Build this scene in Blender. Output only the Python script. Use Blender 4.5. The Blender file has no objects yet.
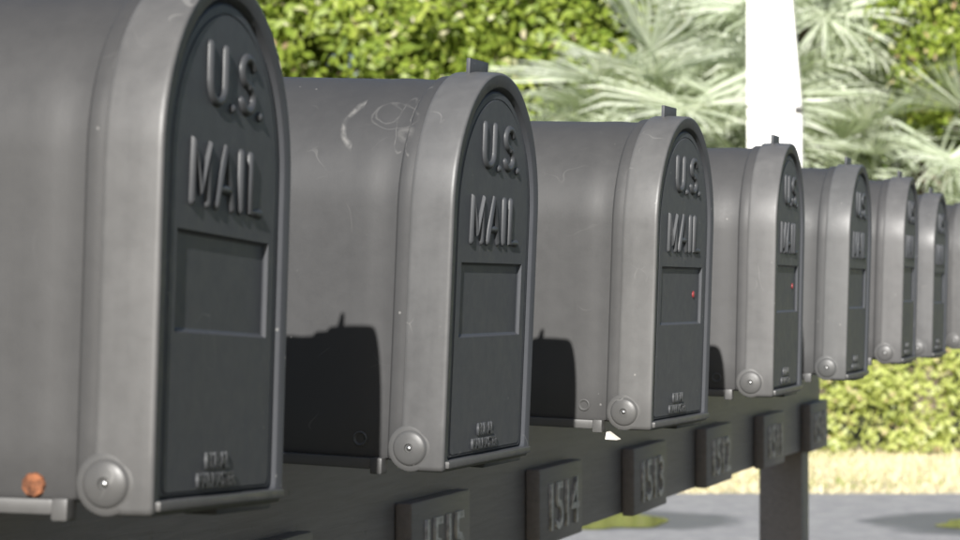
import bpy, bmesh, math, random
import numpy as np
from mathutils import Vector, Matrix

# ------------------------------------------------------------------ camera, world, sun, exposure
TH = 0.28799            # the mailbox row runs this far to the right of the view direction
EYE = 1.16
scene = bpy.context.scene
col = scene.collection
cam_d = bpy.data.cameras.new("camera")
cam_d.sensor_width = 36.0
cam_d.lens = 36.0 * 2627.0 / 960.0
cam_d.clip_start = 0.05
cam_d.clip_end = 2000.0
cam_d.dof.use_dof = True
cam_d.dof.focus_distance = 2.1
cam_d.dof.aperture_fstop = 20.0
cam = bpy.data.objects.new("camera", cam_d)
col.objects.link(cam)
cam.location = (0, 0, EYE)
cam.rotation_euler = (math.pi / 2 + 0.0081, 0, TH)
scene.camera = cam

SUN = Vector((0.149, -0.877, 0.418)).normalized()
world = bpy.data.worlds.new("World")
scene.world = world
world.use_nodes = True
wn = world.node_tree
sky = wn.nodes.new("ShaderNodeTexSky")
sky.sky_type = 'NISHITA'
sky.sun_disc = False
sky.sun_elevation = math.asin(SUN.z)
sky.sun_rotation = math.atan2(SUN.x, SUN.y)
bg = wn.nodes["Background"]
bg.inputs[1].default_value = 0.05
wn.links.new(sky.outputs[0], bg.inputs[0])

sun_d = bpy.data.lights.new("sun", 'SUN')
sun_d.energy = 5.0
sun_d.angle = math.radians(0.53)
sun_d.color = (1.0, 0.97, 0.925)
sun = bpy.data.objects.new("sun", sun_d)
col.objects.link(sun)
sun.location = (3, -20, 12)
sun.rotation_euler = SUN.to_track_quat('Z', 'Y').to_euler()

scene.view_settings.view_transform = 'Standard'
scene.view_settings.look = 'None'
scene.view_settings.exposure = 0.82
scene.view_settings.gamma = 1.0
scene.view_settings.use_curve_mapping = False

random.seed(7)
RNG = np.random.default_rng(11)

# ------------------------------------------------------------------ helpers
def ground_frame(r, d, z=0.0):
    """lateral / forward metres from the photographer's spot -> world"""
    return Vector((r * math.cos(TH) - d * math.sin(TH), r * math.sin(TH) + d * math.cos(TH), z))

def link(name, mesh, mat=None, parent=None, loc=(0, 0, 0), rot=(0, 0, 0), kind=None):
    o = bpy.data.objects.new(name, mesh)
    col.objects.link(o)
    o.location = loc
    o.rotation_euler = rot
    if parent is not None:
        o.parent = parent
    if mat is not None and mesh is not None and len(mesh.materials) == 0:
        mesh.materials.append(mat)
    if kind:
        o["kind"] = kind
    return o

def tag(o, label, cat, group=None):
    o["label"] = label
    o["category"] = cat
    if group:
        o["group"] = group
    return o

def empty(name, loc=(0, 0, 0), rot=(0, 0, 0)):
    return link(name, None, None, None, loc, rot)

def bm_mesh(bm, name, angle=35.0):
    bmesh.ops.recalc_face_normals(bm, faces=bm.faces)
    me = bpy.data.meshes.new(name)
    bm.to_mesh(me)
    bm.free()
    if angle is not None:
        me.polygons.foreach_set("use_smooth", [True] * len(me.polygons))
        me.set_sharp_from_angle(angle=math.radians(angle))
    return me

def add_box(bm, x0, x1, y0, y1, z0, z1, bevel=0.0, seg=2):
    r = bmesh.ops.create_cube(bm, size=1.0)
    vs = r["verts"]
    for v in vs:
        v.co = Vector((x0 + (v.co.x + .5) * (x1 - x0), y0 + (v.co.y + .5) * (y1 - y0), z0 + (v.co.z + .5) * (z1 - z0)))
    if bevel > 0:
        es = list({e for v in vs for e in v.link_edges})
        bmesh.ops.bevel(bm, geom=es, offset=bevel, segments=seg, affect='EDGES', profile=0.6)

def add_lathe(bm, prof, n=28, mat=Matrix()):
    """prof: (radius, height) along local Z"""
    rings = []
    for r, h in prof:
        if r < 1e-6:
            rings.append([bm.verts.new(mat @ Vector((0, 0, h)))])
        else:
            rings.append([bm.verts.new(mat @ Vector((r * math.cos(2 * math.pi * i / n), r * math.sin(2 * math.pi * i / n), h))) for i in range(n)])
    for a, b in zip(rings, rings[1:]):
        for i in range(n):
            j = (i + 1) % n
            if len(a) == 1 and len(b) > 1:
                bm.faces.new((a[0], b[i], b[j]))
            elif len(b) == 1 and len(a) > 1:
                bm.faces.new((a[i], a[j], b[0]))
            elif len(a) > 1:
                bm.faces.new((a[i], a[j], b[j], b[i]))

def add_tube(bm, pts, radii, n=8, flat=None, cap=True):
    """sweep a round section along a polyline; flat=(axis vector, factor) squashes it"""
    pts = [Vector(p) for p in pts]
    if not hasattr(radii, '__len__'):
        radii = [radii] * len(pts)
    rings = []
    up = Vector((1, 0, 0))
    for i, p in enumerate(pts):
        t = (pts[min(i + 1, len(pts) - 1)] - pts[max(i - 1, 0)]).normalized()
        a = up - t * up.dot(t)
        if a.length < 1e-3:
            a = Vector((0, 1, 0)) - t * t.y
        a.normalize()
        b = t.cross(a)
        ring = []
        for k in range(n):
            an = 2 * math.pi * k / n
            ring.append(bm.verts.new(p + (a * math.cos(an) * (flat or 1.0) + b * math.sin(an)) * radii[i]))
        rings.append(ring)
    for A, B in zip(rings, rings[1:]):
        for k in range(n):
            bm.faces.new((A[k], A[(k + 1) % n], B[(k + 1) % n], B[k]))
    if cap:
        bm.faces.new(rings[0])
        bm.faces.new(rings[-1])

def quads_mesh(name, verts, faces_n, mat, colors=None):
    """verts (N,k,3) polygons with k corners each"""
    n, k, _ = verts.shape
    me = bpy.data.meshes.new(name)
    me.vertices.add(n * k)
    me.vertices.foreach_set("co", verts.reshape(-1).astype(np.float32))
    me.loops.add(n * k)
    me.loops.foreach_set("vertex_index", np.arange(n * k, dtype=np.int32))
    me.polygons.add(n)
    me.polygons.foreach_set("loop_start", np.arange(0, n * k, k, dtype=np.int32))
    me.polygons.foreach_set("loop_total", np.full(n, k, dtype=np.int32))
    if colors is not None:
        at = me.attributes.new("tint", 'FLOAT', 'POINT')
        at.data.foreach_set("value", np.repeat(colors, k).astype(np.float32))
    me.update(calc_edges=True)
    me.validate()
    me.materials.append(mat)
    return me

# ------------------------------------------------------------------ materials
class N:
    def __init__(self, name):
        self.m = bpy.data.materials.new(name)
        self.m.use_nodes = True
        self.t = self.m.node_tree
        self.b = self.t.nodes["Principled BSDF"]
        self.out = self.t.nodes["Material Output"]
    def n(self, typ, **kw):
        x = self.t.nodes.new(typ)
        for k, v in kw.items():
            setattr(x, k, v)
        return x
    def l(self, a, b):
        self.t.links.new(a, b)
    def tex(self, coord="Object"):
        return self.n("ShaderNodeTexCoord").outputs[coord]
    def noise(self, vec, scale, detail=4, rough=0.55, dist=0.0, stretch=None):
        if stretch:
            mp = self.n("ShaderNodeMapping")
            mp.inputs["Scale"].default_value = stretch
            self.l(vec, mp.inputs[0])
            vec = mp.outputs[0]
        x = self.n("ShaderNodeTexNoise")
        x.inputs["Scale"].default_value = scale
        x.inputs["Detail"].default_value = detail
        x.inputs["Roughness"].default_value = rough
        x.inputs["Distortion"].default_value = dist
        self.l(vec, x.inputs["Vector"])
        return x.outputs["Fac"]
    def ramp(self, fac, stops):
        x = self.n("ShaderNodeValToRGB")
        els = x.color_ramp.elements
        while len(els) < len(stops):
            els.new(0.5)
        for e, (p, c) in zip(els, stops):
            e.position = p
            e.color = c if len(c) == 4 else (*c, 1)
        self.l(fac, x.inputs[0])
        return x.outputs[0]
    def math(self, op, a, b=None, clamp=False):
        x = self.n("ShaderNodeMath", operation=op, use_clamp=clamp)
        for i, v in enumerate((a, b)):
            if v is None:
                continue
            if isinstance(v, (int, float)):
                x.inputs[i].default_value = v
            else:
                self.l(v, x.inputs[i])
        return x.outputs[0]
    def mix(self, fac, a, b, mode='MIX'):
        x = self.n("ShaderNodeMix", data_type='RGBA', blend_type=mode)
        for s, v in ((0, fac), (6, a), (7, b)):
            if isinstance(v, (int, float)):
                x.inputs[s].default_value = v
            elif isinstance(v, tuple):
                x.inputs[s].default_value = v if len(v) == 4 else (*v, 1)
            else:
                self.l(v, x.inputs[s])
        return x.outputs[2]
    def bump(self, h, strength=0.3, dist=0.01):
        x = self.n("ShaderNodeBump")
        x.inputs["Strength"].default_value = strength
        x.inputs["Distance"].default_value = dist
        self.l(h, x.inputs["Height"])
        self.l(x.outputs[0], self.b.inputs["Normal"])

def g(v):
    return (v, v, v, 1)

def plastic(name, base, chalk, amount=0.5, rough=0.42, scuffs=False, streak=True, scratch=0.5, spec=0.4):
    M = N(name)
    oc = M.tex("Object")
    info = M.n("ShaderNodeObjectInfo")
    # every mailbox weathers differently: its random offset shifts the patterns
    off = M.n("ShaderNodeVectorMath", operation='SCALE')
    off.inputs[0].default_value = (7.1, 3.3, 5.7)
    M.l(info.outputs["Random"], off.inputs["Scale"])
    ad = M.n("ShaderNodeVectorMath", operation='ADD')
    M.l(oc, ad.inputs[0]); M.l(off.outputs[0], ad.inputs[1])
    v = ad.outputs[0]
    big = M.noise(v, 9.0, 4, 0.6, 0.4)
    fine = M.noise(v, 90.0, 5, 0.7)
    st = M.noise(v, 30.0, 3, 0.6, 0.0, (1.6, 1.6, 0.12))
    f1 = M.ramp(big, [(0.36, g(0)), (0.68, g(1))])
    f2 = M.ramp(st, [(0.42, g(0)), (0.72, g(1))])
    f3 = M.ramp(fine, [(0.35, g(0)), (0.75, g(1))])
    fac = M.math('ADD', M.math('MULTIPLY', f1, 0.5), M.math('MULTIPLY', f2, 0.38 if streak else 0.1))
    fac = M.math('ADD', fac, M.math('MULTIPLY', f3, 0.22))
    fac = M.math('MULTIPLY', fac, amount, True)
    c = M.mix(fac, (*base, 1), (*chalk, 1))
    c = M.mix(1.0, c, info.outputs["Color"], 'MULTIPLY')
    # hairline scratches and specks
    vo = M.n("ShaderNodeTexVoronoi", feature='DISTANCE_TO_EDGE')
    vo.inputs["Scale"].default_value = 16.0
    nz = M.n("ShaderNodeTexNoise"); nz.inputs["Scale"].default_value = 14.0; nz.inputs["Detail"].default_value = 2
    M.l(v, nz.inputs["Vector"])
    wv = M.n("ShaderNodeVectorMath", operation='MULTIPLY_ADD')
    M.l(nz.outputs["Color"], wv.inputs[0]); wv.inputs[1].default_value = (.12, .12, .12); M.l(v, wv.inputs[2])
    M.l(wv.outputs[0], vo.inputs["Vector"])
    line = M.math('LESS_THAN', vo.outputs["Distance"], 0.006)
    gate = M.ramp(M.noise(v, 22.0, 2), [(0.60, g(0)), (0.68, g(1))])
    sc = M.math('MULTIPLY', M.math('MULTIPLY', line, gate), scratch)
    v2 = M.n("ShaderNodeTexVoronoi"); v2.inputs["Scale"].default_value = 70.0
    M.l(v, v2.inputs["Vector"])
    sp = M.math('MULTIPLY', M.math('LESS_THAN', v2.outputs["Distance"], 0.065), 0.28)
    sp = M.math('MULTIPLY', sp, M.ramp(M.noise(v, 14.0, 1), [(0.55, g(0)), (0.6, g(1))]))
    marks = M.math('MAXIMUM', sc, sp)
    if scuffs:
        # pale rubbed loops high on the near shoulder (own shape, in the box's own coordinates)
        sep = M.n("ShaderNodeSeparateXYZ"); M.l(oc, sep.inputs[0])
        nn = M.n("ShaderNodeTexNoise"); nn.inputs["Scale"].default_value = 40.0; nn.inputs["Detail"].default_value = 3
        M.l(oc, nn.inputs["Vector"])
        ns = M.n("ShaderNodeSeparateColor"); M.l(nn.outputs["Color"], ns.inputs[0])
        wob = M.math('MULTIPLY', M.math('SUBTRACT', ns.outputs[0], 0.5), 0.011)
        wob2 = M.math('MULTIPLY', M.math('SUBTRACT', ns.outputs[1], 0.5), 0.011)
        X = M.math('ADD', sep.outputs[0], wob); Z = M.math('ADD', sep.outputs[2], wob2)
        near = M.math('LESS_THAN', sep.outputs[1], 0.0)
        tot = None
        for cx, cz, rx, rz, wdt, xa, xb, amp in ((-.079, .2285, .011, .016, .0030, -.2, -.081, .26), (-.054, .236, .017, .008, .0010, -.2, 0, .10),
                                            (-.046, .229, .006, .020, .0008, -.2, -.044, .18), (-.060, .238, .009, .005, .0010, -.2, 0, .10),
                                            (-.044, .2230, .004, .004, .0036, -.2, 0, .13), (-.037, .234, .005, .024, .0009, -.2, -.037, .2)):
            a = M.math('DIVIDE', M.math('SUBTRACT', X, cx), rx)
            b = M.math('DIVIDE', M.math('SUBTRACT', Z, cz), rz)
            rr = M.math('SQRT', M.math('ADD', M.math('MULTIPLY', a, a), M.math('MULTIPLY', b, b)))
            d = M.math('MULTIPLY', M.math('ABSOLUTE', M.math('SUBTRACT', rr, 1.0)), (rx + rz) / 2)
            k = M.math('SUBTRACT', 1.0, M.math('DIVIDE', d, wdt), True)
            k = M.math('MULTIPLY', k, M.math('LESS_THAN', sep.outputs[0], xb))
            k = M.math('MULTIPLY', k, amp)
            tot = k if tot is None else M.math('MAXIMUM', tot, k)
        brk = M.ramp(M.noise(oc, 120.0, 2), [(0.38, g(0.15)), (0.6, g(1))])
        tot = M.math('MULTIPLY', M.math('MULTIPLY', tot, brk), near)
        marks = M.math('MAXIMUM', marks, tot)
    c = M.mix(marks, c, (0.42, 0.41, 0.39, 1))
    M.l(c, M.b.inputs["Base Color"])
    rf = M.math('ADD', M.math('MULTIPLY', fac, 0.18), M.math('ADD', M.math('MULTIPLY', f3, 0.08), rough - 0.06))
    M.l(rf, M.b.inputs["Roughness"])
    M.b.inputs["Specular IOR Level"].default_value = spec
    hh = M.math('ADD', M.math('MULTIPLY', M.noise(v, 12.0, 3), 1.0), M.math('MULTIPLY', M.noise(v, 420.0, 3, 0.7), 0.045))
    M.bump(hh, 0.22, 0.004)
    return M.m

MAT = {}
MAT['body'] = plastic("weathered_grey_plastic", (0.045, 0.0450, 0.0458), (0.061, 0.0608, 0.0615), 0.5, 0.50, scratch=0.05)
MAT['body_scuffed'] = plastic("scuffed_grey_plastic", (0.044, 0.0440, 0.0448), (0.057, 0.0569, 0.0575), 0.5, 0.50, scuffs=True, scratch=0.07)
MAT['flange'] = plastic("chalky_grey_plastic", (0.074, 0.074, 0.0748), (0.118, 0.118, 0.118), 0.75, 0.42, scratch=0.16)
MAT['panel'] = plastic("dark_door_plastic", (0.053, 0.056, 0.063), (0.071, 0.075, 0.082), 0.5, 0.50, spec=0.3, streak=False, scratch=0.25)
MAT['letter'] = plastic("letter_plastic", (0.050, 0.053, 0.058), (0.070, 0.073, 0.077), 0.7, 0.46, spec=0.35, streak=False, scratch=0.0)
MAT['cap'] = plastic("hinge_plastic", (0.064, 0.064, 0.064), (0.094, 0.093, 0.092), 0.7, 0.42, streak=False, scratch=0.2)

def simple(name, c, rough=0.5, metal=0.0, var=0.25, scale=60.0, bump=0.0):
    M = N(name)
    v = M.tex("Object")
    f = M.noise(v, scale, 4, 0.6)
    lo = tuple(x * (1 - var) for x in c); hi = tuple(min(1, x * (1 + var)) for x in c)
    M.l(M.ramp(f, [(0.3, lo), (0.7, hi)]), M.b.inputs["Base Color"])
    M.b.inputs["Roughness"].default_value = rough
    M.b.inputs["Metallic"].default_value = metal
    if bump:
        M.bump(f, bump, 0.003)
    return M.m

MAT['rust'] = simple("orange_rust", (0.17, 0.062, 0.026), 0.85, 0.0, 0.8, 190.0, 1.0)
MAT['pin'] = simple("bright_pin", (0.42, 0.42, 0.42), 0.38, 1.0, 0.1)
MAT['red'] = simple("red_sticker", (0.22, 0.03, 0.032), 0.4)
MAT['sunlit_white'] = simple("sunlit_spot_white", (0.8, 0.76, 0.70), 0.7, 0.0, 0.05)  # bright white for the added piece that paints a sunlit spot
MAT['digit'] = simple("pale_digit_paint", (0.55, 0.53, 0.52), 0.5, 0.0, 0.5, 90.0)

def wood_paint():
    M = N("dark_painted_timber")
    v = M.tex("Object")
    gr = M.noise(v, 24.0, 5, 0.6, 0.6, (6.0, 0.35, 6.0))
    bl = M.noise(v, 5.0, 4, 0.6)
    wear = M.ramp(M.noise(v, 60.0, 4, 0.7), [(0.62, g(0)), (0.72, g(1))])
    c = M.ramp(gr, [(0.3, (0.165, 0.148, 0.146)), (0.7, (0.225, 0.203, 0.200))])
    c = M.mix(M.math('MULTIPLY', bl, 0.5), c, (0.22, 0.20, 0.198, 1))
    c = M.mix(M.math('MULTIPLY', wear, 0.35), c, (0.055, 0.053, 0.052, 1))
    M.l(c, M.b.inputs["Base Color"])
    M.b.inputs["Roughness"].default_value = 0.5
    M.bump(gr, 0.35, 0.002)
    return M.m
MAT['timber'] = wood_paint()

def leafmat(name, stops, trans=0.3, rough=0.45, spec=0.5, tc=(1.0, 1.05, 0.55, 1)):
    M = N(name)
    a = M.n("ShaderNodeAttribute"); a.attribute_name = "tint"
    c = M.ramp(a.outputs["Fac"], stops)
    info = M.n("ShaderNodeObjectInfo")
    c = M.mix(1.0, c, info.outputs["Color"], 'MULTIPLY')
    M.l(c, M.b.inputs["Base Color"])
    M.b.inputs["Roughness"].default_value = rough
    M.b.inputs["Specular IOR Level"].default_value = spec
    tr = M.n("ShaderNodeBsdfTranslucent")
    M.l(M.mix(1.0, c, tc, 'MULTIPLY'), tr.inputs["Color"])
    mx = M.n("ShaderNodeMixShader"); mx.inputs[0].default_value = trans
    M.l(M.b.outputs[0], mx.inputs[1]); M.l(tr.outputs[0], mx.inputs[2])
    M.l(mx.outputs[0], M.out.inputs["Surface"])
    return M.m

MAT['shrub'] = leafmat("shrub_leaf", [(0.0, (0.07, 0.12, 0.02)), (0.35, (0.16, 0.23, 0.032)), (0.75, (0.29, 0.36, 0.055)), (0.90, (0.42, 0.47, 0.11)), (0.94, (0.60, 0.60, 0.40)), (1.0, (0.40, 0.26, 0.15))])
MAT['hedge'] = leafmat("hedge_leaf", [(0.0, (0.20, 0.25, 0.06)), (0.4, (0.39, 0.44, 0.12)), (0.8, (0.55, 0.59, 0.21)), (0.93, (0.56, 0.53, 0.26)), (1.0, (0.52, 0.34, 0.24))], 0.4)
MAT['palm'] = leafmat("palm_leaflet", [(0.0, (0.36, 0.42, 0.27)), (0.5, (0.67, 0.73, 0.59)), (1.0, (0.90, 0.92, 0.83))], 0.45, 0.30, 0.5, (1, 1, .85, 1))
MAT['rachis'] = simple("palm_stalk", (0.32, 0.33, 0.17), 0.5)
MAT['bark'] = simple("bark", (0.13, 0.10, 0.075), 0.9, 0.0, 0.5, 14.0, 0.8)
MAT['white'] = simple("white_paint", (0.80, 0.79, 0.77), 0.5, 0.0, 0.03, 5.0)
MAT['drygrass'] = leafmat("dry_grass_blade", [(0.0, (0.44, 0.38, 0.20)), (0.3, (0.62, 0.54, 0.33)), (0.85, (0.78, 0.71, 0.52)), (1.0, (0.28, 0.32, 0.10))], 0.2, 0.6, 0.3)
MAT['dark_metal'] = simple("dark_bracket", (0.05, 0.05, 0.05), 0.5, 0.6)

# ------------------------------------------------------------------ ground, road, puddles
def ground_mat():
    M = N("dry_lawn")
    v = M.tex("Object")
    f = M.noise(v, 1.3, 6, 0.65)
    f2 = M.noise(v, 14.0, 5, 0.75)
    c = M.ramp(f2, [(0.25, (0.42, 0.36, 0.22)), (0.5, (0.64, 0.56, 0.38)), (0.8, (0.76, 0.69, 0.52))])
    gm = M.ramp(f, [(0.52, g(0)), (0.72, g(1))])
    c = M.mix(M.math('MULTIPLY', gm, 0.45), c, (0.17, 0.19, 0.05, 1))
    M.l(c, M.b.inputs["Base Color"])
    M.b.inputs["Roughness"].default_value = 0.95
    M.b.inputs["Specular IOR Level"].default_value = 0.1
    M.bump(f2, 0.8, 0.03)
    return M.m

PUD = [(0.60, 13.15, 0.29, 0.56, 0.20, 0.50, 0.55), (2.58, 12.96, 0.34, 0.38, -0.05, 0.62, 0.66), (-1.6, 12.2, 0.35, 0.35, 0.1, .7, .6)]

def road_mat():
    M = N("worn_asphalt")
    v = M.tex("Object")
    agg = M.n("ShaderNodeTexVoronoi"); agg.inputs["Scale"].default_value = 120.0
    M.l(v, agg.inputs["Vector"])
    f = M.noise(v, 0.9, 5, 0.6)
    f2 = M.noise(v, 60.0, 4, 0.8)
    c = M.ramp(agg.outputs["Distance"], [(0.1, (0.33, 0.33, 0.345)), (0.6, (0.25, 0.25, 0.265))])
    c = M.mix(M.math('MULTIPLY', f, 0.35), c, (0.19, 0.19, 0.205, 1))
    c = M.mix(M.math('MULTIPLY', f2, 0.40), c, (0.40, 0.395, 0.385, 1))
    f3 = M.noise(v, 7.0, 5, 0.7)
    c = M.mix(M.ramp(f3, [(0.40, g(0)), (0.72, g(0.55))]), c, (0.47, 0.465, 0.455, 1))
    f4 = M.noise(v, 11.0, 4, 0.7, 0.5)
    c = M.mix(M.ramp(f4, [(0.50, g(0)), (0.75, g(0.5))]), c, (0.17, 0.17, 0.18, 1))
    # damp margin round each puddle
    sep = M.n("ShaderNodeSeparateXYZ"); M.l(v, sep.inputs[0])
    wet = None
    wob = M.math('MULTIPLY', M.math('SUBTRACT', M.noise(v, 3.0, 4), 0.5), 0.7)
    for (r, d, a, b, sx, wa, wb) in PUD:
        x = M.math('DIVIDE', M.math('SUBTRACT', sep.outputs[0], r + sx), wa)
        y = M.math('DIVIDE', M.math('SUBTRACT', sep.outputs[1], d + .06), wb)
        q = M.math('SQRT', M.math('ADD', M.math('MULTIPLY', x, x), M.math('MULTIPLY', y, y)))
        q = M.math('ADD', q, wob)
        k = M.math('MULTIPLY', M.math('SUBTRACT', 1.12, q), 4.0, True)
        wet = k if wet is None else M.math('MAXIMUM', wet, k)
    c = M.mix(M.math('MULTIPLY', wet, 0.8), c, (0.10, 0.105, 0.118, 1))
    M.l(c, M.b.inputs["Base Color"])
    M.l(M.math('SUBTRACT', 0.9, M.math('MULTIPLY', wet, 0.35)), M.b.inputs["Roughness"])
    M.b.inputs["Specular IOR Level"].default_value = 0.3
    M.bump(agg.outputs["Distance"], 0.5, 0.006)
    return M.m

def sheet(name, x0, x1, y0, y1, z, mat, nx=1, ny=1, jit=0.0):
    bm = bmesh.new()
    vs = [[bm.verts.new((x0 + (x1 - x0) * i / nx, y0 + (y1 - y0) * j / ny + (random.uniform(-jit, jit) if j in (0, ny) else 0), z)) for j in range(ny + 1)] for i in range(nx + 1)]
    for i in range(nx):
        for j in range(ny):
            bm.faces.new((vs[i][j], vs[i + 1][j], vs[i + 1][j + 1], vs[i][j + 1]))
    me = bm_mesh(bm, name, None)
    return link(name, me, mat, None, (0, 0, 0), (0, 0, TH), "structure")

def lawn_mat():
    M = N("green_lawn")
    f = M.noise(M.tex("Object"), 6.0, 6, 0.7)
    M.l(M.ramp(f, [(0.3, (0.035, 0.038, 0.026)), (0.7, (0.075, 0.078, 0.052))]), M.b.inputs["Base Color"])
    M.b.inputs["Roughness"].default_value = 0.95
    M.b.inputs["Specular IOR Level"].default_value = 0.1
    M.bump(f, 0.6, 0.03)
    return M.m
sheet("ground", -400, 400, -300, 600, 0.0, lawn_mat())
sheet("verge", -60, 60, 14.5, 20.2, 0.004, ground_mat())
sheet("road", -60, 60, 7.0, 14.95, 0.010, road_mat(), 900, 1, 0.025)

def water_mat():
    M = N("puddle_water")
    M.b.inputs["Base Color"].default_value = (0.03, 0.03, 0.028, 1)
    M.b.inputs["Roughness"].default_value = 0.10
    M.b.inputs["IOR"].default_value = 1.33
    M.bump(M.noise(M.tex("Object"), 9.0, 2), 0.05, 0.004)
    return M.m
MAT['water'] = water_mat()
for i, (r, d, a, b, sx, wa, wb) in enumerate(PUD):
    bm = bmesh.new()
    n = 48
    ph = [random.uniform(0, 6.28) for _ in range(4)]
    vs = []
    for k in range(n):
        an = 2 * math.pi * k / n
        q = 1 + .16 * math.sin(2 * an + ph[0]) + .10 * math.sin(3 * an + ph[1]) + .06 * math.sin(7 * an + ph[2])
        vs.append(bm.verts.new((r + a * q * math.cos(an), d + b * q * math.sin(an), 0.0145)))
    bm.faces.new(vs)
    link("puddle", bm_mesh(bm, "puddle", None), MAT['water'], None, (0, 0, 0), (0, 0, TH), "structure")

# ------------------------------------------------------------------ foliage builders
def leaf_polys(cen, nrm, size, aspect=0.45):
    """diamond-ish leaves: 6 corners, slightly cupped"""
    n = len(cen)
    t = RNG.normal(size=(n, 3)); t -= nrm * np.sum(t * nrm, axis=1, keepdims=True)
    t /= np.linalg.norm(t, axis=1, keepdims=True) + 1e-9
    b = np.cross(nrm, t)
    s = size[:, None]
    tipd = -0.18 * s * nrm
    P = [cen - t * s * .5, cen - t * s * .12 + b * s * aspect * .5, cen + t * s * .25 + b * s * aspect * .42 + tipd * .3,
         cen + t * s * .55 + tipd, cen + t * s * .25 - b * s * aspect * .42 + tipd * .3, cen - t * s * .12 - b * s * aspect * .5]
    return np.stack(P, axis=1)

def clump_crown(name, half, nclump, per, leaf, mat, crad=0.3, flowers=0.05, floor=None, tint=(0.55, 0.22)):
    hx, hy, hz = half
    u = RNG.normal(size=(nclump, 3)); u /= np.linalg.norm(u, axis=1, keepdims=True)
    rad = RNG.uniform(0.55, 1.0, nclump) ** 0.6
    rad *= 1 + 0.10 * np.sin(3 * u[:, 0] + 5 * u[:, 2] + 1.3) + 0.08 * RNG.normal(size=nclump)
    C = u * rad[:, None] * np.array([hx, hy, hz])
    ct = RNG.normal(0, 0.09, nclump)
    cr = crad * RNG.uniform(0.55, 1.3, nclump)
    idx = np.repeat(np.arange(nclump), per)
    n = len(idx)
    w = RNG.normal(size=(n, 3)); w /= np.linalg.norm(w, axis=1, keepdims=True)
    q = RNG.uniform(0.25, 1.0, n) ** 0.5
    cen = C[idx] + w * (q * cr[idx])[:, None] * np.array([1, 1, .8])
    nrm = w + 0.6 * u[idx] + np.array([0, 0, 0.35]) + 0.45 * RNG.normal(size=(n, 3))
    nrm /= np.linalg.norm(nrm, axis=1, keepdims=True)
    size = leaf * RNG.uniform(0.6, 1.35, n)
    col_ = np.clip(tint[0] + ct[idx] + RNG.normal(0, tint[1], n) * 0.6, 0.02, 0.88)
    fl = RNG.random(n) < flowers
    col_[fl] = RNG.uniform(0.91, 1.0, fl.sum())
    if floor is not None:
        keep = cen[:, 2] > floor
        cen, nrm, size, col_ = cen[keep], nrm[keep], size[keep], col_[keep]
    return quads_mesh(name, leaf_polys(cen, nrm, size), 6, mat, col_)

def trunk_mesh(h, r, limbs, spread):
    bm = bmesh.new()
    add_tube(bm, [(0, 0, -0.05), (0.03, 0.02, h * .3), (-.02, .04, h * .6), (0.02, 0, h)], [r * 1.25, r, r * .8, r * .5], 9)
    for k in range(limbs):
        a = 6.283 * k / limbs + random.uniform(-.4, .4)
        z0 = h * random.uniform(.25, .7)
        e = Vector((math.cos(a) * spread, math.sin(a) * spread, z0 + spread * random.uniform(.7, 1.3)))
        add_tube(bm, [(0, 0, z0), (e.x * .45, e.y * .45, z0 + (e.z - z0) * .35), tuple(e)], [r * .55, r * .4, r * .15], 7)
    return bm_mesh(bm, "trunk", 60)

# tall shrubs behind: three shapes reused
CR = [clump_crown("crown", (1.75, 1.25, 1.95), 420, 64, 0.098, MAT['shrub'], 0.34, 0.06),
      clump_crown("crown", (1.9, 1.2, 1.8), 420, 64, 0.095, MAT['shrub'], 0.36, 0.05),
      clump_crown("crown", (1.6, 1.3, 2.05), 420, 64, 0.102, MAT['shrub'], 0.33, 0.07)]
TR = [trunk_mesh(2.6, 0.09, 6, 0.9), trunk_mesh(2.5, 0.08, 7, 1.0)]

def shrub(r, d, zc, k, label, group=None, tintc=(1, 1, 1, 1), s=1.0, rz=0.0):
    o = empty("tall_shrub", ground_frame(r, d, 0), (0, 0, rz))
    tag(o, label, "shrub", group)
    c = link("crown", CR[k % 3], None, o, (0, 0, zc), kind="stuff")
    c.scale = (s, s, s)
    c.color = tintc
    t = link("trunk", TR[k % 2], MAT['bark'], o)
    t.scale = (1, 1, zc / 2.6)
    return o

GB = "tall bright green shrubs behind the mailbox row"
GL = "tall glossy green shrub with pale new leaves behind the first mailboxes of the row"
for i, (r, d, zc) in enumerate(((-5.6, 25.6, 2.9), (-3.3, 25.2, 3.1), (-1.2, 25.0, 3.15), (0.55, 25.3, 3.0), (-4.4, 27.2, 4.2), (-2.0, 27.0, 4.4), (0.2, 27.0, 4.4))):
    shrub(r, d, zc, i, GL, GB, (1, 1, 1, 1), 1.0, i * 1.9)
GD = "tall dark green shrubs closing the view behind the palms"
LD = "tall darker green shrub half hidden behind the pale palms"
for i, (r, d, zc) in enumerate(((1.9, 28.6, 2.6), (3.6, 28.8, 2.8), (5.6, 28.6, 2.7), (2.4, 29.6, 4.6), (4.6, 29.8, 4.7), (6.8, 29.4, 4.4), (3.5, 31.0, 5.0), (7.6, 28.2, 2.6), (-7.8, 27.5, 3.0))):
    shrub(r, d, zc, i + 1, LD, GD, (0.55, 0.62, 0.6, 1), 1.08, 1 + i * 2.3)
shrub(4.30, 22.6, 3.75, 2, "tall yellow-green shrub rising above the palm fronds behind the farthest mailboxes", None, (1.0, 1.0, .95, 1), 0.62, 0.7)

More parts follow.
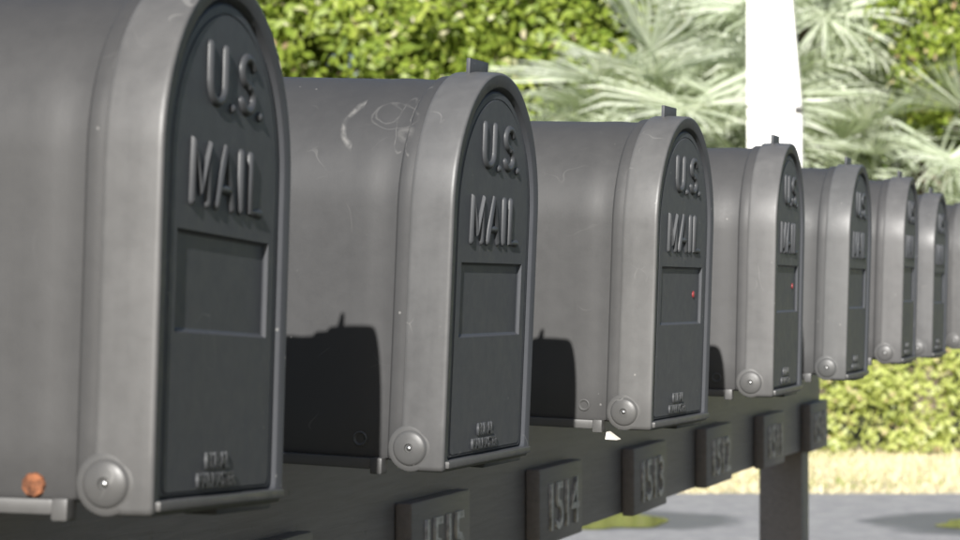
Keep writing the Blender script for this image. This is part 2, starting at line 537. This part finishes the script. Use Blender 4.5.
# low clipped hedge along the far verge
def hedge():
    L, Dp, H = 17.0, 1.5, 1.05
    nc = 3300
    x = RNG.uniform(-L / 2, L / 2, nc)
    side = RNG.random(nc)
    y = np.where(side < .55, -Dp / 2, RNG.uniform(-Dp / 2, Dp / 2, nc)) + RNG.normal(0, .06, nc)
    z = np.where(side < .55, RNG.uniform(0.02, H, nc), H) + RNG.normal(0, .05, nc)
    rn = np.where(z > H * .75, (z - H * .75) * .7, 0)
    y = y + np.where(y < 0, rn, -rn)
    y += 0.14 * np.sin(x * 2.1) + .08 * np.sin(x * 5.3 + 1)
    C = np.stack([x, y, z], 1)
    out = np.where((side < .55)[:, None], np.array([0, -1, .25]), np.array([0, 0, 1.0]))
    ct = RNG.normal(0, .12, nc)
    per = 44
    idx = np.repeat(np.arange(nc), per); n = len(idx)
    w = RNG.normal(size=(n, 3)); w /= np.linalg.norm(w, axis=1, keepdims=True)
    cen = C[idx] + w * (RNG.uniform(.2, 1, n) ** .5 * RNG.uniform(.10, .19, nc)[idx])[:, None]
    nrm = w + .8 * out[idx] + .4 * RNG.normal(size=(n, 3)); nrm /= np.linalg.norm(nrm, axis=1, keepdims=True)
    cl = np.clip(.55 + ct[idx] + RNG.normal(0, .14, n), .02, .9)
    fl = RNG.random(n) < .05
    cl[fl] = RNG.uniform(.92, 1, fl.sum())
    keep = cen[:, 2] > .03
    return quads_mesh("foliage", leaf_polys(cen[keep], nrm[keep], .048 * RNG.uniform(.6, 1.4, n)[keep], .5), 6, MAT['hedge'], cl[keep])

hg = empty("hedge", ground_frame(1.2, 19.35, 0), (0, 0, TH))
tag(hg, "low yellow-green clipped hedge running along the dry grass verge", "hedge")
link("foliage", hedge(), None, hg, kind="stuff")
bm = bmesh.new()
for k in range(44):
    x = -8.3 + 16.6 * k / 43 + random.uniform(-.1, .1)
    add_tube(bm, [(x, 0, -.03), (x + random.uniform(-.1, .1), random.uniform(-.15, .15), .45), (x + random.uniform(-.25, .25), random.uniform(-.35, .35), .95)], [.022, .016, .007], 6)
link("stems", bm_mesh(bm, "stems", 60), MAT['bark'], hg, kind="stuff")

# dry grass on the verge
def verge():
    n = 52000
    x = RNG.uniform(-4.5, 8.0, n); y = 14.9 + (RNG.random(n) ** .9) * 4.0
    h = RNG.uniform(.015, .05, n) * (1 + 1.2 * (RNG.random(n) < .04))
    a = RNG.uniform(0, 6.283, n)
    w = RNG.uniform(.004, .009, n)
    base = np.stack([x, y, np.zeros(n)], 1)
    s = np.stack([np.cos(a), np.sin(a), np.zeros(n)], 1) * w[:, None]
    ln = np.stack([RNG.normal(0, .02, n), RNG.normal(0, .02, n), h], 1)
    P = np.stack([base - s, base + s, base + ln], 1)
    patch = np.sin(x * 1.7 + 1) * np.sin(y * 2.3) > .55
    cl = np.clip(RNG.normal(.55, .2, n), .02, .86)
    cl[(RNG.random(n) < np.where(patch, .35, .06))] = 1.0
    return quads_mesh("dry_grass", P, 3, MAT['drygrass'], cl)
link("dry_grass", verge(), None, None, (0, 0, 0.001), (0, 0, TH), "stuff")["label"] = "straw coloured dry grass on the verge between road and hedge"

# ------------------------------------------------------------------ palms
def frond_mesh(length, droop, nb, bl, seed):
    """fan frond: arching stalk, then stiff narrow blades radiating from its end"""
    rs = np.random.default_rng(seed)
    pts = []
    x = z = 0.0
    m = 10
    for i in range(m + 1):
        pts.append((x, 0.0, z))
        ang = -droop * (i / m) ** 1.3
        x += math.cos(ang) * length / m
        z += math.sin(ang) * length / m
    pts = np.array(pts)
    tan = pts[-1] - pts[-2]; tan /= np.linalg.norm(tan)
    up = np.array([-tan[2], 0, tan[0]])
    sd = np.array([0, 1.0, 0])
    hub = pts[-1]
    polys, tint = [], []
    for j in range(nb):
        ph = -2.25 + 4.5 * (j + rs.uniform(-.25, .25)) / (nb - 1)
        d = tan * math.cos(ph) + sd * math.sin(ph) + up * (.10 + .28 * abs(math.sin(ph)) + rs.normal(0, .05))
        d /= np.linalg.norm(d)
        L = bl * (1.0 - .22 * (abs(ph) / 2.25) ** 2) * rs.uniform(.88, 1.08)
        wv = np.cross(d, up); wv /= np.linalg.norm(wv) + 1e-9
        tw = (.55 if j % 2 else -.55) + rs.normal(0, .25)          # pleated: neighbours tilt opposite ways
        wv = wv * math.cos(tw) + np.cross(d, wv) * math.sin(tw)
        wd = .0140 * rs.uniform(.85, 1.15)
        off = hub - tan * .10 * (1 - math.cos(ph)) * .5
        p1 = off + d * L * .45
        p2 = off + d * L * .78 + np.array([0, 0, -L * .03])
        p3 = off + d * L + np.array([0, 0, -L * rs.uniform(.05, .20)])
        tv = float(np.clip(rs.normal(.52, .2), 0, 1))
        polys.append([off - wv * .004, off + wv * .004, p1 + wv * wd, p1 - wv * wd]); tint.append(tv)
        polys.append([p1 - wv * wd, p1 + wv * wd, p2 + wv * wd * .7, p2 - wv * wd * .7]); tint.append(tv)
        polys.append([p2 - wv * wd * .7, p2 + wv * wd * .7, p3 + wv * wd * .1, p3 - wv * wd * .1]); tint.append(min(1, tv + .08))
    for i in range(m):
        a, b = pts[i], pts[i + 1]
        r0 = .020 * (1 - i / m) + .010; r1 = .020 * (1 - (i + 1) / m) + .010
        for o1, o2 in (((0, 1, 0), (0, 0, 1)), ((0, 0, 1), (0, -1, 0)), ((0, -1, 0), (0, 1, 0))):
            o1 = np.array(o1) * np.array([1, 1, .7]); o2 = np.array(o2) * np.array([1, 1, .7])
            polys.append([a + o1 * r0, a + o2 * r0, b + o2 * r1, b + o1 * r1]); tint.append(.3)
    return quads_mesh("frond", np.array(polys), 4, MAT['palm'], np.array(tint))

FR = [frond_mesh(.95, .9, 60, .90, 1), frond_mesh(1.10, 1.2, 64, .98, 2), frond_mesh(.85, .6, 56, .86, 3), frond_mesh(.90, 1.5, 58, .84, 4)]

def palm(r, d, h, nf, label, seed, group="pale silvery palms behind the hedge", s=1.0):
    rs = random.Random(seed)
    o = empty("palm", ground_frame(r, d, 0), (0, 0, rs.uniform(0, 6)))
    tag(o, label, "palm", group)
    bm = bmesh.new()
    n = 12
    prof = []
    for i in range(n + 1):
        z = -0.05 + (h + .05) * i / n
        prof += [(0.15 + .03 * (i % 2), z), (0.19 - .03 * (i % 2), z + h / n * .45)]
    prof.append((0.0, h + .1))
    add_lathe(bm, prof, 12)
    link("trunk", bm_mesh(bm, "trunk", 40), MAT['bark'], o)
    for k in range(nf):
        f = FR[rs.randrange(4)]
        az = k * 2.39996 + rs.uniform(-.2, .2)
        tilt = 1.35 - 1.9 * (k / nf) ** .8 + rs.uniform(-.12, .12)
        fo = link("frond", f, None, o, (.08 * math.cos(az), .08 * math.sin(az), h), (0, 0, 0))
        fo.rotation_euler = (Matrix.Rotation(az, 3, 'Z') @ Matrix.Rotation(-tilt, 3, 'Y')).to_euler()
        q = s * rs.uniform(.85, 1.1)
        fo.scale = (q, q, q)
    return o

palm(1.75, 22.3, 2.45, 40, "silvery palm whose fan fronds spread behind the third mailbox, beside the white column", 5, s=.95)
palm(2.95, 23.6, 3.55, 40, "tall silvery palm with the highest crown, its fronds meeting the white column", 9, s=.95)
palm(3.85, 22.4, 2.1, 38, "silvery palm with low fronds fanning out behind the farthest mailboxes", 14, s=.9)
palm(0.95, 23.2, 1.95, 34, "shorter silvery palm beside the green shrubs behind the second and third mailboxes", 21, s=.85)

# ------------------------------------------------------------------ white column
wc = empty("white_column", ground_frame(2.33, 20.9, 0), (0, 0, TH - .17))
tag(wc, "broad white painted column with a narrowing upper shaft, standing behind the hedge", "column")
bm = bmesh.new()
add_box(bm, -.19, .235, -.2, .2, -.05, 2.58, .006)
link("pier", bm_mesh(bm, "pier"), MAT['white'], wc)
bm = bmesh.new()
sec = [(-.19, .233, 2.5805), (-.19, .222, 2.75), (-.19, .150, 3.6), (-.19, .120, 4.6)]
rr = []
for x0, x1, z in sec:
    rr.append([bm.verts.new(p) for p in ((x0, -.19, z), (x1, -.19, z), (x1, .19, z), (x0, .19, z))])
for a, b in zip(rr, rr[1:]):
    for k in range(4):
        bm.faces.new((a[k], a[(k + 1) % 4], b[(k + 1) % 4], b[k]))
bm.faces.new(rr[0]); bm.faces.new(rr[-1])
link("shaft", bm_mesh(bm, "shaft", 20), MAT['white'], wc)
bm = bmesh.new()
add_box(bm, .185, .238, -.225, -.1, 2.565, 2.615, .004)
link("bracket", bm_mesh(bm, "bracket"), MAT['dark_metal'], wc)

# ------------------------------------------------------------------ mailbox stand
ROW_X = -0.5103
Y0, SP = 1.26168, 0.541474
BZ = EYE - 0.1075            # sill height of the mailboxes
BF = -0.921                  # face of the beam
st = empty("mailbox_stand", (BF - .05, 3.0, 0))
tag(st, "long dark brown timber mailbox stand with numbered plaques along its beam", "mailbox stand")
def stand_part(name, me, mat=None, **k):
    o = link(name, me, mat, st, **k)
    o.matrix_parent_inverse = Matrix.Translation(st.location).inverted()
    return o
ZB0, ZB1 = EYE - 0.335, EYE - 0.121
bm = bmesh.new(); add_box(bm, BF - .089, BF, .75, 5.73, ZB0, ZB1, .003)
stand_part("beam", bm_mesh(bm, "beam"), MAT['timber'])
for y in (1.1, 5.575):
    bm = bmesh.new(); add_box(bm, BF - .098, BF - .006, y - .046, y + .046, -.3, ZB0 - .001, .004)
    stand_part("post", bm_mesh(bm, "post"), MAT['timber'])
def text_mesh(s, size, ext, name, bev=0.0):
    cu = bpy.data.curves.new("t", 'FONT')
    cu.body = s; cu.size = size; cu.extrude = ext; cu.align_x = 'CENTER'; cu.bevel_depth = bev; cu.offset = .0003; cu.resolution_u = 3
    o = bpy.data.objects.new("t", cu); col.objects.link(o)
    dg = bpy.context.evaluated_depsgraph_get()
    me = bpy.data.meshes.new_from_object(o.evaluated_get(dg))
    bpy.data.objects.remove(o); bpy.data.curves.remove(cu)
    co = np.zeros(len(me.vertices) * 3, np.float32); me.vertices.foreach_get("co", co)
    co = co.reshape(-1, 3)
    co = np.stack([co[:, 2], co[:, 0], co[:, 1]], 1)          # text plane -> door plane, facing +X
    me.vertices.foreach_set("co", co.reshape(-1)); me.update()
    me.name = name
    return me
DIG = {c: text_mesh(c, .090, .0022, "digit") for c in "0123456789"}
bm = bmesh.new(); add_box(bm, 0, .020, -.113, .113, -.051, .051, .004)
plq = bm_mesh(bm, "plaque")
for k, num in enumerate(("1518", "1517", "1516", "1515", "1514", "1513", "1512", "1511", "1510")):
    y = Y0 + SP * k
    p = stand_part("number_plaque", plq, MAT['timber'], loc=(BF + .001, y, EYE - 0.2865 + random.uniform(-.003, .003)), rot=(random.uniform(-.012, .012), 0, 0))
    p["label"] = "raised timber plaque with the number " + num
    for i, ch in enumerate(num):
        w = (-.062, -.021, .020, .061)[i]
        link("digit", DIG[ch], MAT['digit'], p, (.0212, w, -.033))
# plugs and bolt heads on the beam
for (y, z) in ((3.10, -.185), (4.17, -.19), (5.2, -.19)):
    bm = bmesh.new(); add_lathe(bm, [(.017, 0), (.017, .0015), (.0145, .003), (0, .0034)], 20, Matrix.Rotation(math.pi / 2, 4, 'Y'))
    stand_part("bolt_head", bm_mesh(bm, "bolt_head"), MAT['timber'], loc=(BF, y, EYE + z))

# ------------------------------------------------------------------ mailbox
HW, HT = 0.100, 0.2725
def outline(d, zb, nside=6, narc=36, nbot=6, rc=0.004):
    """arch outline inset by d with its foot at zb; points (y, z), closed"""
    hw = HW - d; zc = HT - HW
    P = []
    for i in range(nside):
        P.append((-hw, zb + rc + (zc - zb - rc) * i / nside))
    for i in range(narc + 1):
        a = math.pi - math.pi * i / narc
        P.append((hw * math.cos(a), zc + hw * math.sin(a)))
    for i in range(1, nside + 1):
        P.append((hw, zc + (zb + rc - zc) * i / nside))
    P.append((hw - rc * .3, zb + rc * .3))
    for i in range(nbot + 1):
        P.append((hw - rc - (2 * hw - 2 * rc) * i / nbot, zb))
    P.append((-hw + rc * .3, zb + rc * .3))
    return P

def loft(bm, secs, cap0=False, cap1=False):
    rings = [[bm.verts.new((x, y, z)) for y, z in outline(d, zb)] for x, d, zb in secs]
    n = len(rings[0])
    for a, b in zip(rings, rings[1:]):
        for k in range(n):
            bm.faces.new((a[k], a[(k + 1) % n], b[(k + 1) % n], b[k]))
    if cap0: bm.faces.new(rings[0])
    if cap1: bm.faces.new(rings[-1])
    return rings

# body: long arched tunnel with a bead and a step behind the door collar
bm = bmesh.new()
B = .0058
loft(bm, [(-.498, B + .004, .004), (-.50, B + .001, 0), (-.495, B, 0), (-.40, B, 0), (-.30, B, 0), (-.20, B, 0), (-.12, B, 0), (-.082, B, 0), (-.0745, B - .0004, 0), (-.066, B - .0006, 0), (-.0585, B - .0004, 0), (-.053, B + .0001, 0), (-.046, B, 0), (-.0425, B - .0003, 0),
          (-.0410, B - .0024, 0), (-.0400, B - .0028, 0), (-.0345, B - .0030, 0), (-.030, B - .0028, 0), (-.028, B + .001, 0), (-.026, B + .003, .003)], True, True)
ME_BODY = bm_mesh(bm, "body", 40)

# door: wrap-round collar, rounded rim, recessed panel with a sunk name plate
bm = bmesh.new()
R = loft(bm, [(-.0290, .006, -.003), (-.0305, .0035, -.005), (-.0312, .0010, -.006), (-.0305, .0002, -.0062), (-.0285, 0, -.0062), (-.016, -.0004, -.0062), (-.0030, 0, -.0060), (-.0012, .0002, -.0056), (-.0003, .0008, -.0045), (0, .0018, -.003)])
ME_COLLAR = bm_mesh(bm, "collar", 50)
bm = bmesh.new()
loft(bm, [(0, .0018, -.003), (-.0001, .0030, -.002), (-.0008, .0098, .0008), (-.0012, .0106, .0012), (-.0046, .0116, .0018), (-.0052, .0124, .0024), (-.0036, .0136, .003)])
ME_RIM = bm_mesh(bm, "rim", 50)

def panel():
    bm = bmesh.new()
    rg = loft(bm, [(-.0036, .0136, .003), (-.0030, .0146, .0033), (-.0029, .0186, .0038), (-.0034, .0190, .004), (-.0034, .0194, .0043), (-.0026, .0200, .005)])
    inner = rg[-1]
    ry, z0, z1 = .0705, .0850, .1370
    x = -.0026
    q = [bm.verts.new(p) for p in ((x, -ry, z0), (x, ry, z0), (x, ry, z1), (x, -ry, z1))]
    e = [bm.edges.get((inner[i], inner[(i + 1) % len(inner)])) for i in range(len(inner))]
    e += [bm.edges.new((q[i], q[(i + 1) % 4])) for i in range(4)]
    bmesh.ops.triangle_fill(bm, edges=e, use_beauty=True, use_dissolve=False, normal=(1, 0, 0))
    s = [(0.0011, -.0020), (0.0022, -.0026)]
    prev = q
    for ins, dx in s:
        ring = [bm.verts.new(p) for p in ((x + dx, -ry + ins, z0 + ins), (x + dx, ry - ins, z0 + ins), (x + dx, ry - ins, z1 - ins), (x + dx, -ry + ins, z1 - ins))]
        for i in range(4):
            bm.faces.new((prev[i], prev[(i + 1) % 4], ring[(i + 1) % 4], ring[i]))
        prev = ring
    bm.faces.new(prev)
    return bm_mesh(bm, "panel", 22)
ME_PANEL = panel()
PX = -.0026

def strokes(name, paths, r=.0029):
    bm = bmesh.new()
    for p in paths:
        pts = [Vector((PX - .0004, y, z)) for y, z in p]
        d0 = (pts[0] - pts[1]).normalized(); d1 = (pts[-1] - pts[-2]).normalized()
        P = [pts[0] + d0 * r * .9, pts[0] + d0 * r * .6] + pts + [pts[-1] + d1 * r * .6, pts[-1] + d1 * r * .9]
        add_tube(bm, P, [r * .4, r * .8] + [r] * len(pts) + [r * .8, r * .4], 10, flat=1.0)
    return bm_mesh(bm, name, 60)

def arc(cy, cz, ry, rz, a0, a1, n=10):
    return [(cy + ry * math.cos(math.radians(a0 + (a1 - a0) * i / n)), cz + rz * math.sin(math.radians(a0 + (a1 - a0) * i / n))) for i in range(n + 1)]

uz0, uz1 = .2055, .2340
mz0, mz1 = .1520, .1820
LET = [("letter", [[(-.031, uz1), (-.031, uz0 + .010)] + arc(-.0195, uz0 + .010, .0115, .010, 180, 360) + [(-.008, uz1)]]),
       ("full_stop", [[(.0035, uz0 - .001), (.0045, uz0 - .001)]]),
       ("letter", [arc(.0270, uz1 - .0070, .0095, .0070, 20, 270, 12) + arc(.0270, uz0 + .0070, .0095, .0070, 90, -160, 12)[0:]]),
       ("full_stop", [[(.0470, uz0 - .001), (.0480, uz0 - .001)]]),
       ("letter", [[(-.053, mz0), (-.053, mz1), (-.0415, mz0 + .006), (-.030, mz1), (-.030, mz0)]]),
       ("letter", [[(-.017, mz0), (-.0050, mz1), (.0070, mz0)], [(-.0125, mz0 + .009), (.0025, mz0 + .009)]]),
       ("letter", [[(.0200, mz0), (.0200, mz1)]]),
       ("letter", [[(.0350, mz1), (.0350, mz0), (.0525, mz0)]])]
LETM = [(nm, strokes(nm, p)) for nm, p in LET]
ME_S1 = text_mesh("RURAL", .0115, .0008, "small_lettering")
ME_S2 = text_mesh("MAILMASTER", .0098, .0008, "small_lettering")

# sill and finger grip
bm = bmesh.new(); add_box(bm, -.020, .0024, -.0950, .0962, -.0034, .0014, .0010)
ME_SILL = bm_mesh(bm, "sill")
bm = bmesh.new(); add_box(bm, -.024, -.004, .004, .093, -.0095, -.0040, .002)
ME_GRIP = bm_mesh(bm, "finger_grip")
# latch tab: thin upright plate on the crown of the collar
bm = bmesh.new(); add_box(bm, -.0215, -.0185, -.021, .021, HT - .003, HT + .0088, .0007)
ME_TAB = bm_mesh(bm, "latch_tab")
# hinge caps, mirrored for the far side
def cap(side):
    bm = bmesh.new()
    M4 = Matrix.Translation((-.0243, side * (HW - .0005), .0095)) @ Matrix.Rotation(side * -math.pi / 2, 4, 'X')
    add_lathe(bm, [(.0160, -.006), (.0158, .0001), (.0150, .0006), (.0130, .0009), (.0122, .0010), (.0119, .0014), (.0113, .0022), (.0102, .0028), (.0070, .0035), (.0032, .0040), (.0027, .0026), (0, .0024)], 36, M4)
    return bm_mesh(bm, "hinge_cap", 40)
def pin(side):
    bm = bmesh.new()
    M4 = Matrix.Translation((-.0243, side * (HW - .0005), .0095)) @ Matrix.Rotation(side * -math.pi / 2, 4, 'X')
    add_lathe(bm, [(.0018, .001), (.0018, .0032), (.0012, .0038), (0, .0040)], 14, M4)
    return bm_mesh(bm, "pin", 60)
ME_CAP = {s: cap(s) for s in (-1, 1)}
ME_PIN = {s: pin(s) for s in (-1, 1)}
# base rails with a block at the front end
def rail(side):
    bm = bmesh.new()
    y0, y1 = sorted((side * (HW - .012), side * (HW - .0012)))
    add_box(bm, -.498, -.0530, y0, y1, -.0068, .0010, .0014)
    y0, y1 = sorted((side * (HW - .012), side * (HW + .0008)))
    add_box(bm, -.0528, -.0440, y0, y1, -.0098, .0016, .0016)
    return bm_mesh(bm, "base_rail")
ME_RAIL = {s: rail(s) for s in (-1, 1)}
# bolt head low on the near side
def bolt():
    bm = bmesh.new()
    M4 = Matrix.Translation((-.0645, -(HW - .0058), .0075)) @ Matrix.Rotation(math.pi / 2, 4, 'X')
    add_lathe(bm, [(.0064, -.002), (.0064, .0014), (.0058, .0024), (.0034, .0030), (0, .0031)], 9, M4)
    return bm_mesh(bm, "bolt", 30)
def screw():
    bm = bmesh.new()
    M4 = Matrix.Translation((-.0625, -(HW - .0058), .0135)) @ Matrix.Rotation(math.pi / 2, 4, 'X')
    add_lathe(bm, [(.0052, -.002), (.0052, .0012), (.0044, .0018), (.0036, .0012), (.0030, .0004), (0, .0004)], 18, M4)
    return bm_mesh(bm, "screw", 30)
ME_BOLT, ME_SCREW = bolt(), screw()
bm = bmesh.new(); add_lathe(bm, [(.0032, -.0005), (.0032, .0004), (.0027, .0007), (0, .0010)], 16, Matrix.Rotation(math.pi / 2, 4, 'Y'))
ME_DOT = bm_mesh(bm, "red_dot", 40)
# mounting board under the box, resting on the beam
bm = bmesh.new(); add_box(bm, -.47, -.14, -.052, .052, -.0120, -.0005, .002)
ME_BOARD = bm_mesh(bm, "mounting_board")

LAB = ["large grey plastic mailbox at the open end of the row, with an orange rusty bolt",
       "grey plastic mailbox with pale curled scuff marks on its shoulder, next after the rusty-bolt mailbox",
       "grey plastic mailbox, door turned outward, red dot on its name plate and added white sunlit-spot piece beneath",
       "grey mailbox with pale shiny collar and faint red dot, fourth from the rusty-bolt mailbox end",
       "grey mailbox with bluish top and dark door, fifth along the row from the rusty-bolt mailbox",
       "grey plastic mailbox with chalky collar, sixth along the row from the rusty-bolt mailbox",
       "grey plastic mailbox seventh along the row from the rusty-bolt mailbox, low hedge behind it",
       "grey plastic mailbox eighth along the row, one short of the end post",
       "grey plastic mailbox standing directly over the stand's end post"]
#        dx      dy      yaw     dz     lean  roll  tint
POSE = [(-.0092, .0175, .0400, -.0004, .016, -.040, (1.00, .985, .97)),
        (-.0155, -.0069, -.0250, -.0095, .042, 0, (.98, .98, .985)),
        (.0109, -.0223, -.0474, -.0076, .034, 0, (1.08, 1.07, 1.05)),
        (.0095, .0071, .0120, -.0008, .022, 0, (1.12, 1.11, 1.10)),
        (.0090, -.0045, .0020, .0001, .030, 0, (1.05, 1.06, 1.06)),
        (.0060, .0036, .0200, .0067, .026, 0, (1.06, 1.05, 1.05)),
        (-.0111, .0047, -.0032, .0023, .024, 0, (1.04, 1.04, 1.05)),
        (-.0047, .0002, -.0570, .0053, .015, 0, (1.08, 1.07, 1.06)),
        (0, 0, 0, .002, .02, 0, (1.05, 1.05, 1.05))]

def mailbox(k):
    dx, dy, yaw, dz, lean, roll, tint = POSE[k]
    o = empty("mailbox", (ROW_X + dx, Y0 + SP * k + dy, BZ + dz))
    o.rotation_mode = 'XYZ'
    o.rotation_euler = (Matrix.Rotation(yaw, 3, 'Z') @ Matrix.Rotation(lean, 3, 'Y') @ Matrix.Rotation(roll, 3, 'X')).to_euler()
    tag(o, LAB[k], "mailbox", "grey plastic mailboxes along the stand")
    def part(name, me, mat, parent=o, loc=(0, 0, 0)):
        if len(me.materials) == 0:
            me.materials.append(mat)
        q = link(name, me, None, parent, loc)
        if q.material_slots:
            q.material_slots[0].link = 'OBJECT'
            q.material_slots[0].material = mat
        q.color = (*tint, 1)
        return q
    part("body", ME_BODY, MAT['body_scuffed'] if k == 1 else MAT['body'])
    door = part("door", ME_PANEL, MAT['panel'])
    part("collar", ME_COLLAR, MAT['flange'], door)
    part("rim", ME_RIM, MAT['panel'], door)
    for nm, me in LETM:
        part(nm, me, MAT['letter'], door)
    part("small_lettering", ME_S1, MAT['letter'], door, (PX + .0008, -.0045, .0158))
    part("small_lettering", ME_S2, MAT['letter'], door, (PX + .0008, -.0055, .0060 + .0006))
    part("sill", ME_SILL, MAT['cap'], door)
    part("finger_grip", ME_GRIP, MAT['panel'], door)
    part("latch_tab", ME_TAB, MAT['panel'])
    for s in (-1, 1):
        c = part("hinge_cap", ME_CAP[s], MAT['cap'])
        part("pin", ME_PIN[s], MAT['pin'], c)
        part("base_rail", ME_RAIL[s], MAT['cap'])
    part("mounting_board", ME_BOARD, MAT['timber'])
    if k == 0:
        part("bolt", ME_BOLT, MAT['rust'])["label"] = "orange rusty bolt head low on the side"
    else:
        part("screw", ME_SCREW, MAT['cap'])
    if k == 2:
        part("red_dot", ME_DOT, MAT['red'], door, (PX - .0022, .0500, .1120))
        bm = bmesh.new()  # added white piece, put in place of a small sunlit spot
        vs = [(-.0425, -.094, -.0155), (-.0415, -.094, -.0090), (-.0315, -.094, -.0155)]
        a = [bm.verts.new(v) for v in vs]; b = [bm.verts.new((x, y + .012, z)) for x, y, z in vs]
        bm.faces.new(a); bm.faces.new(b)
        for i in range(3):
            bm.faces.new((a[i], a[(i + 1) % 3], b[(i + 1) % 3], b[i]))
        part("sunlit_spot", bm_mesh(bm, "sunlit_spot", None), MAT['sunlit_white'])["label"] = "small added white piece painting a sunlit spot under the hinge corner"
    if k == 3:
        part("red_dot", ME_DOT, MAT['red'], door, (PX - .0022, .0470, .1140))
    return o

for k in range(9):
    mailbox(k)
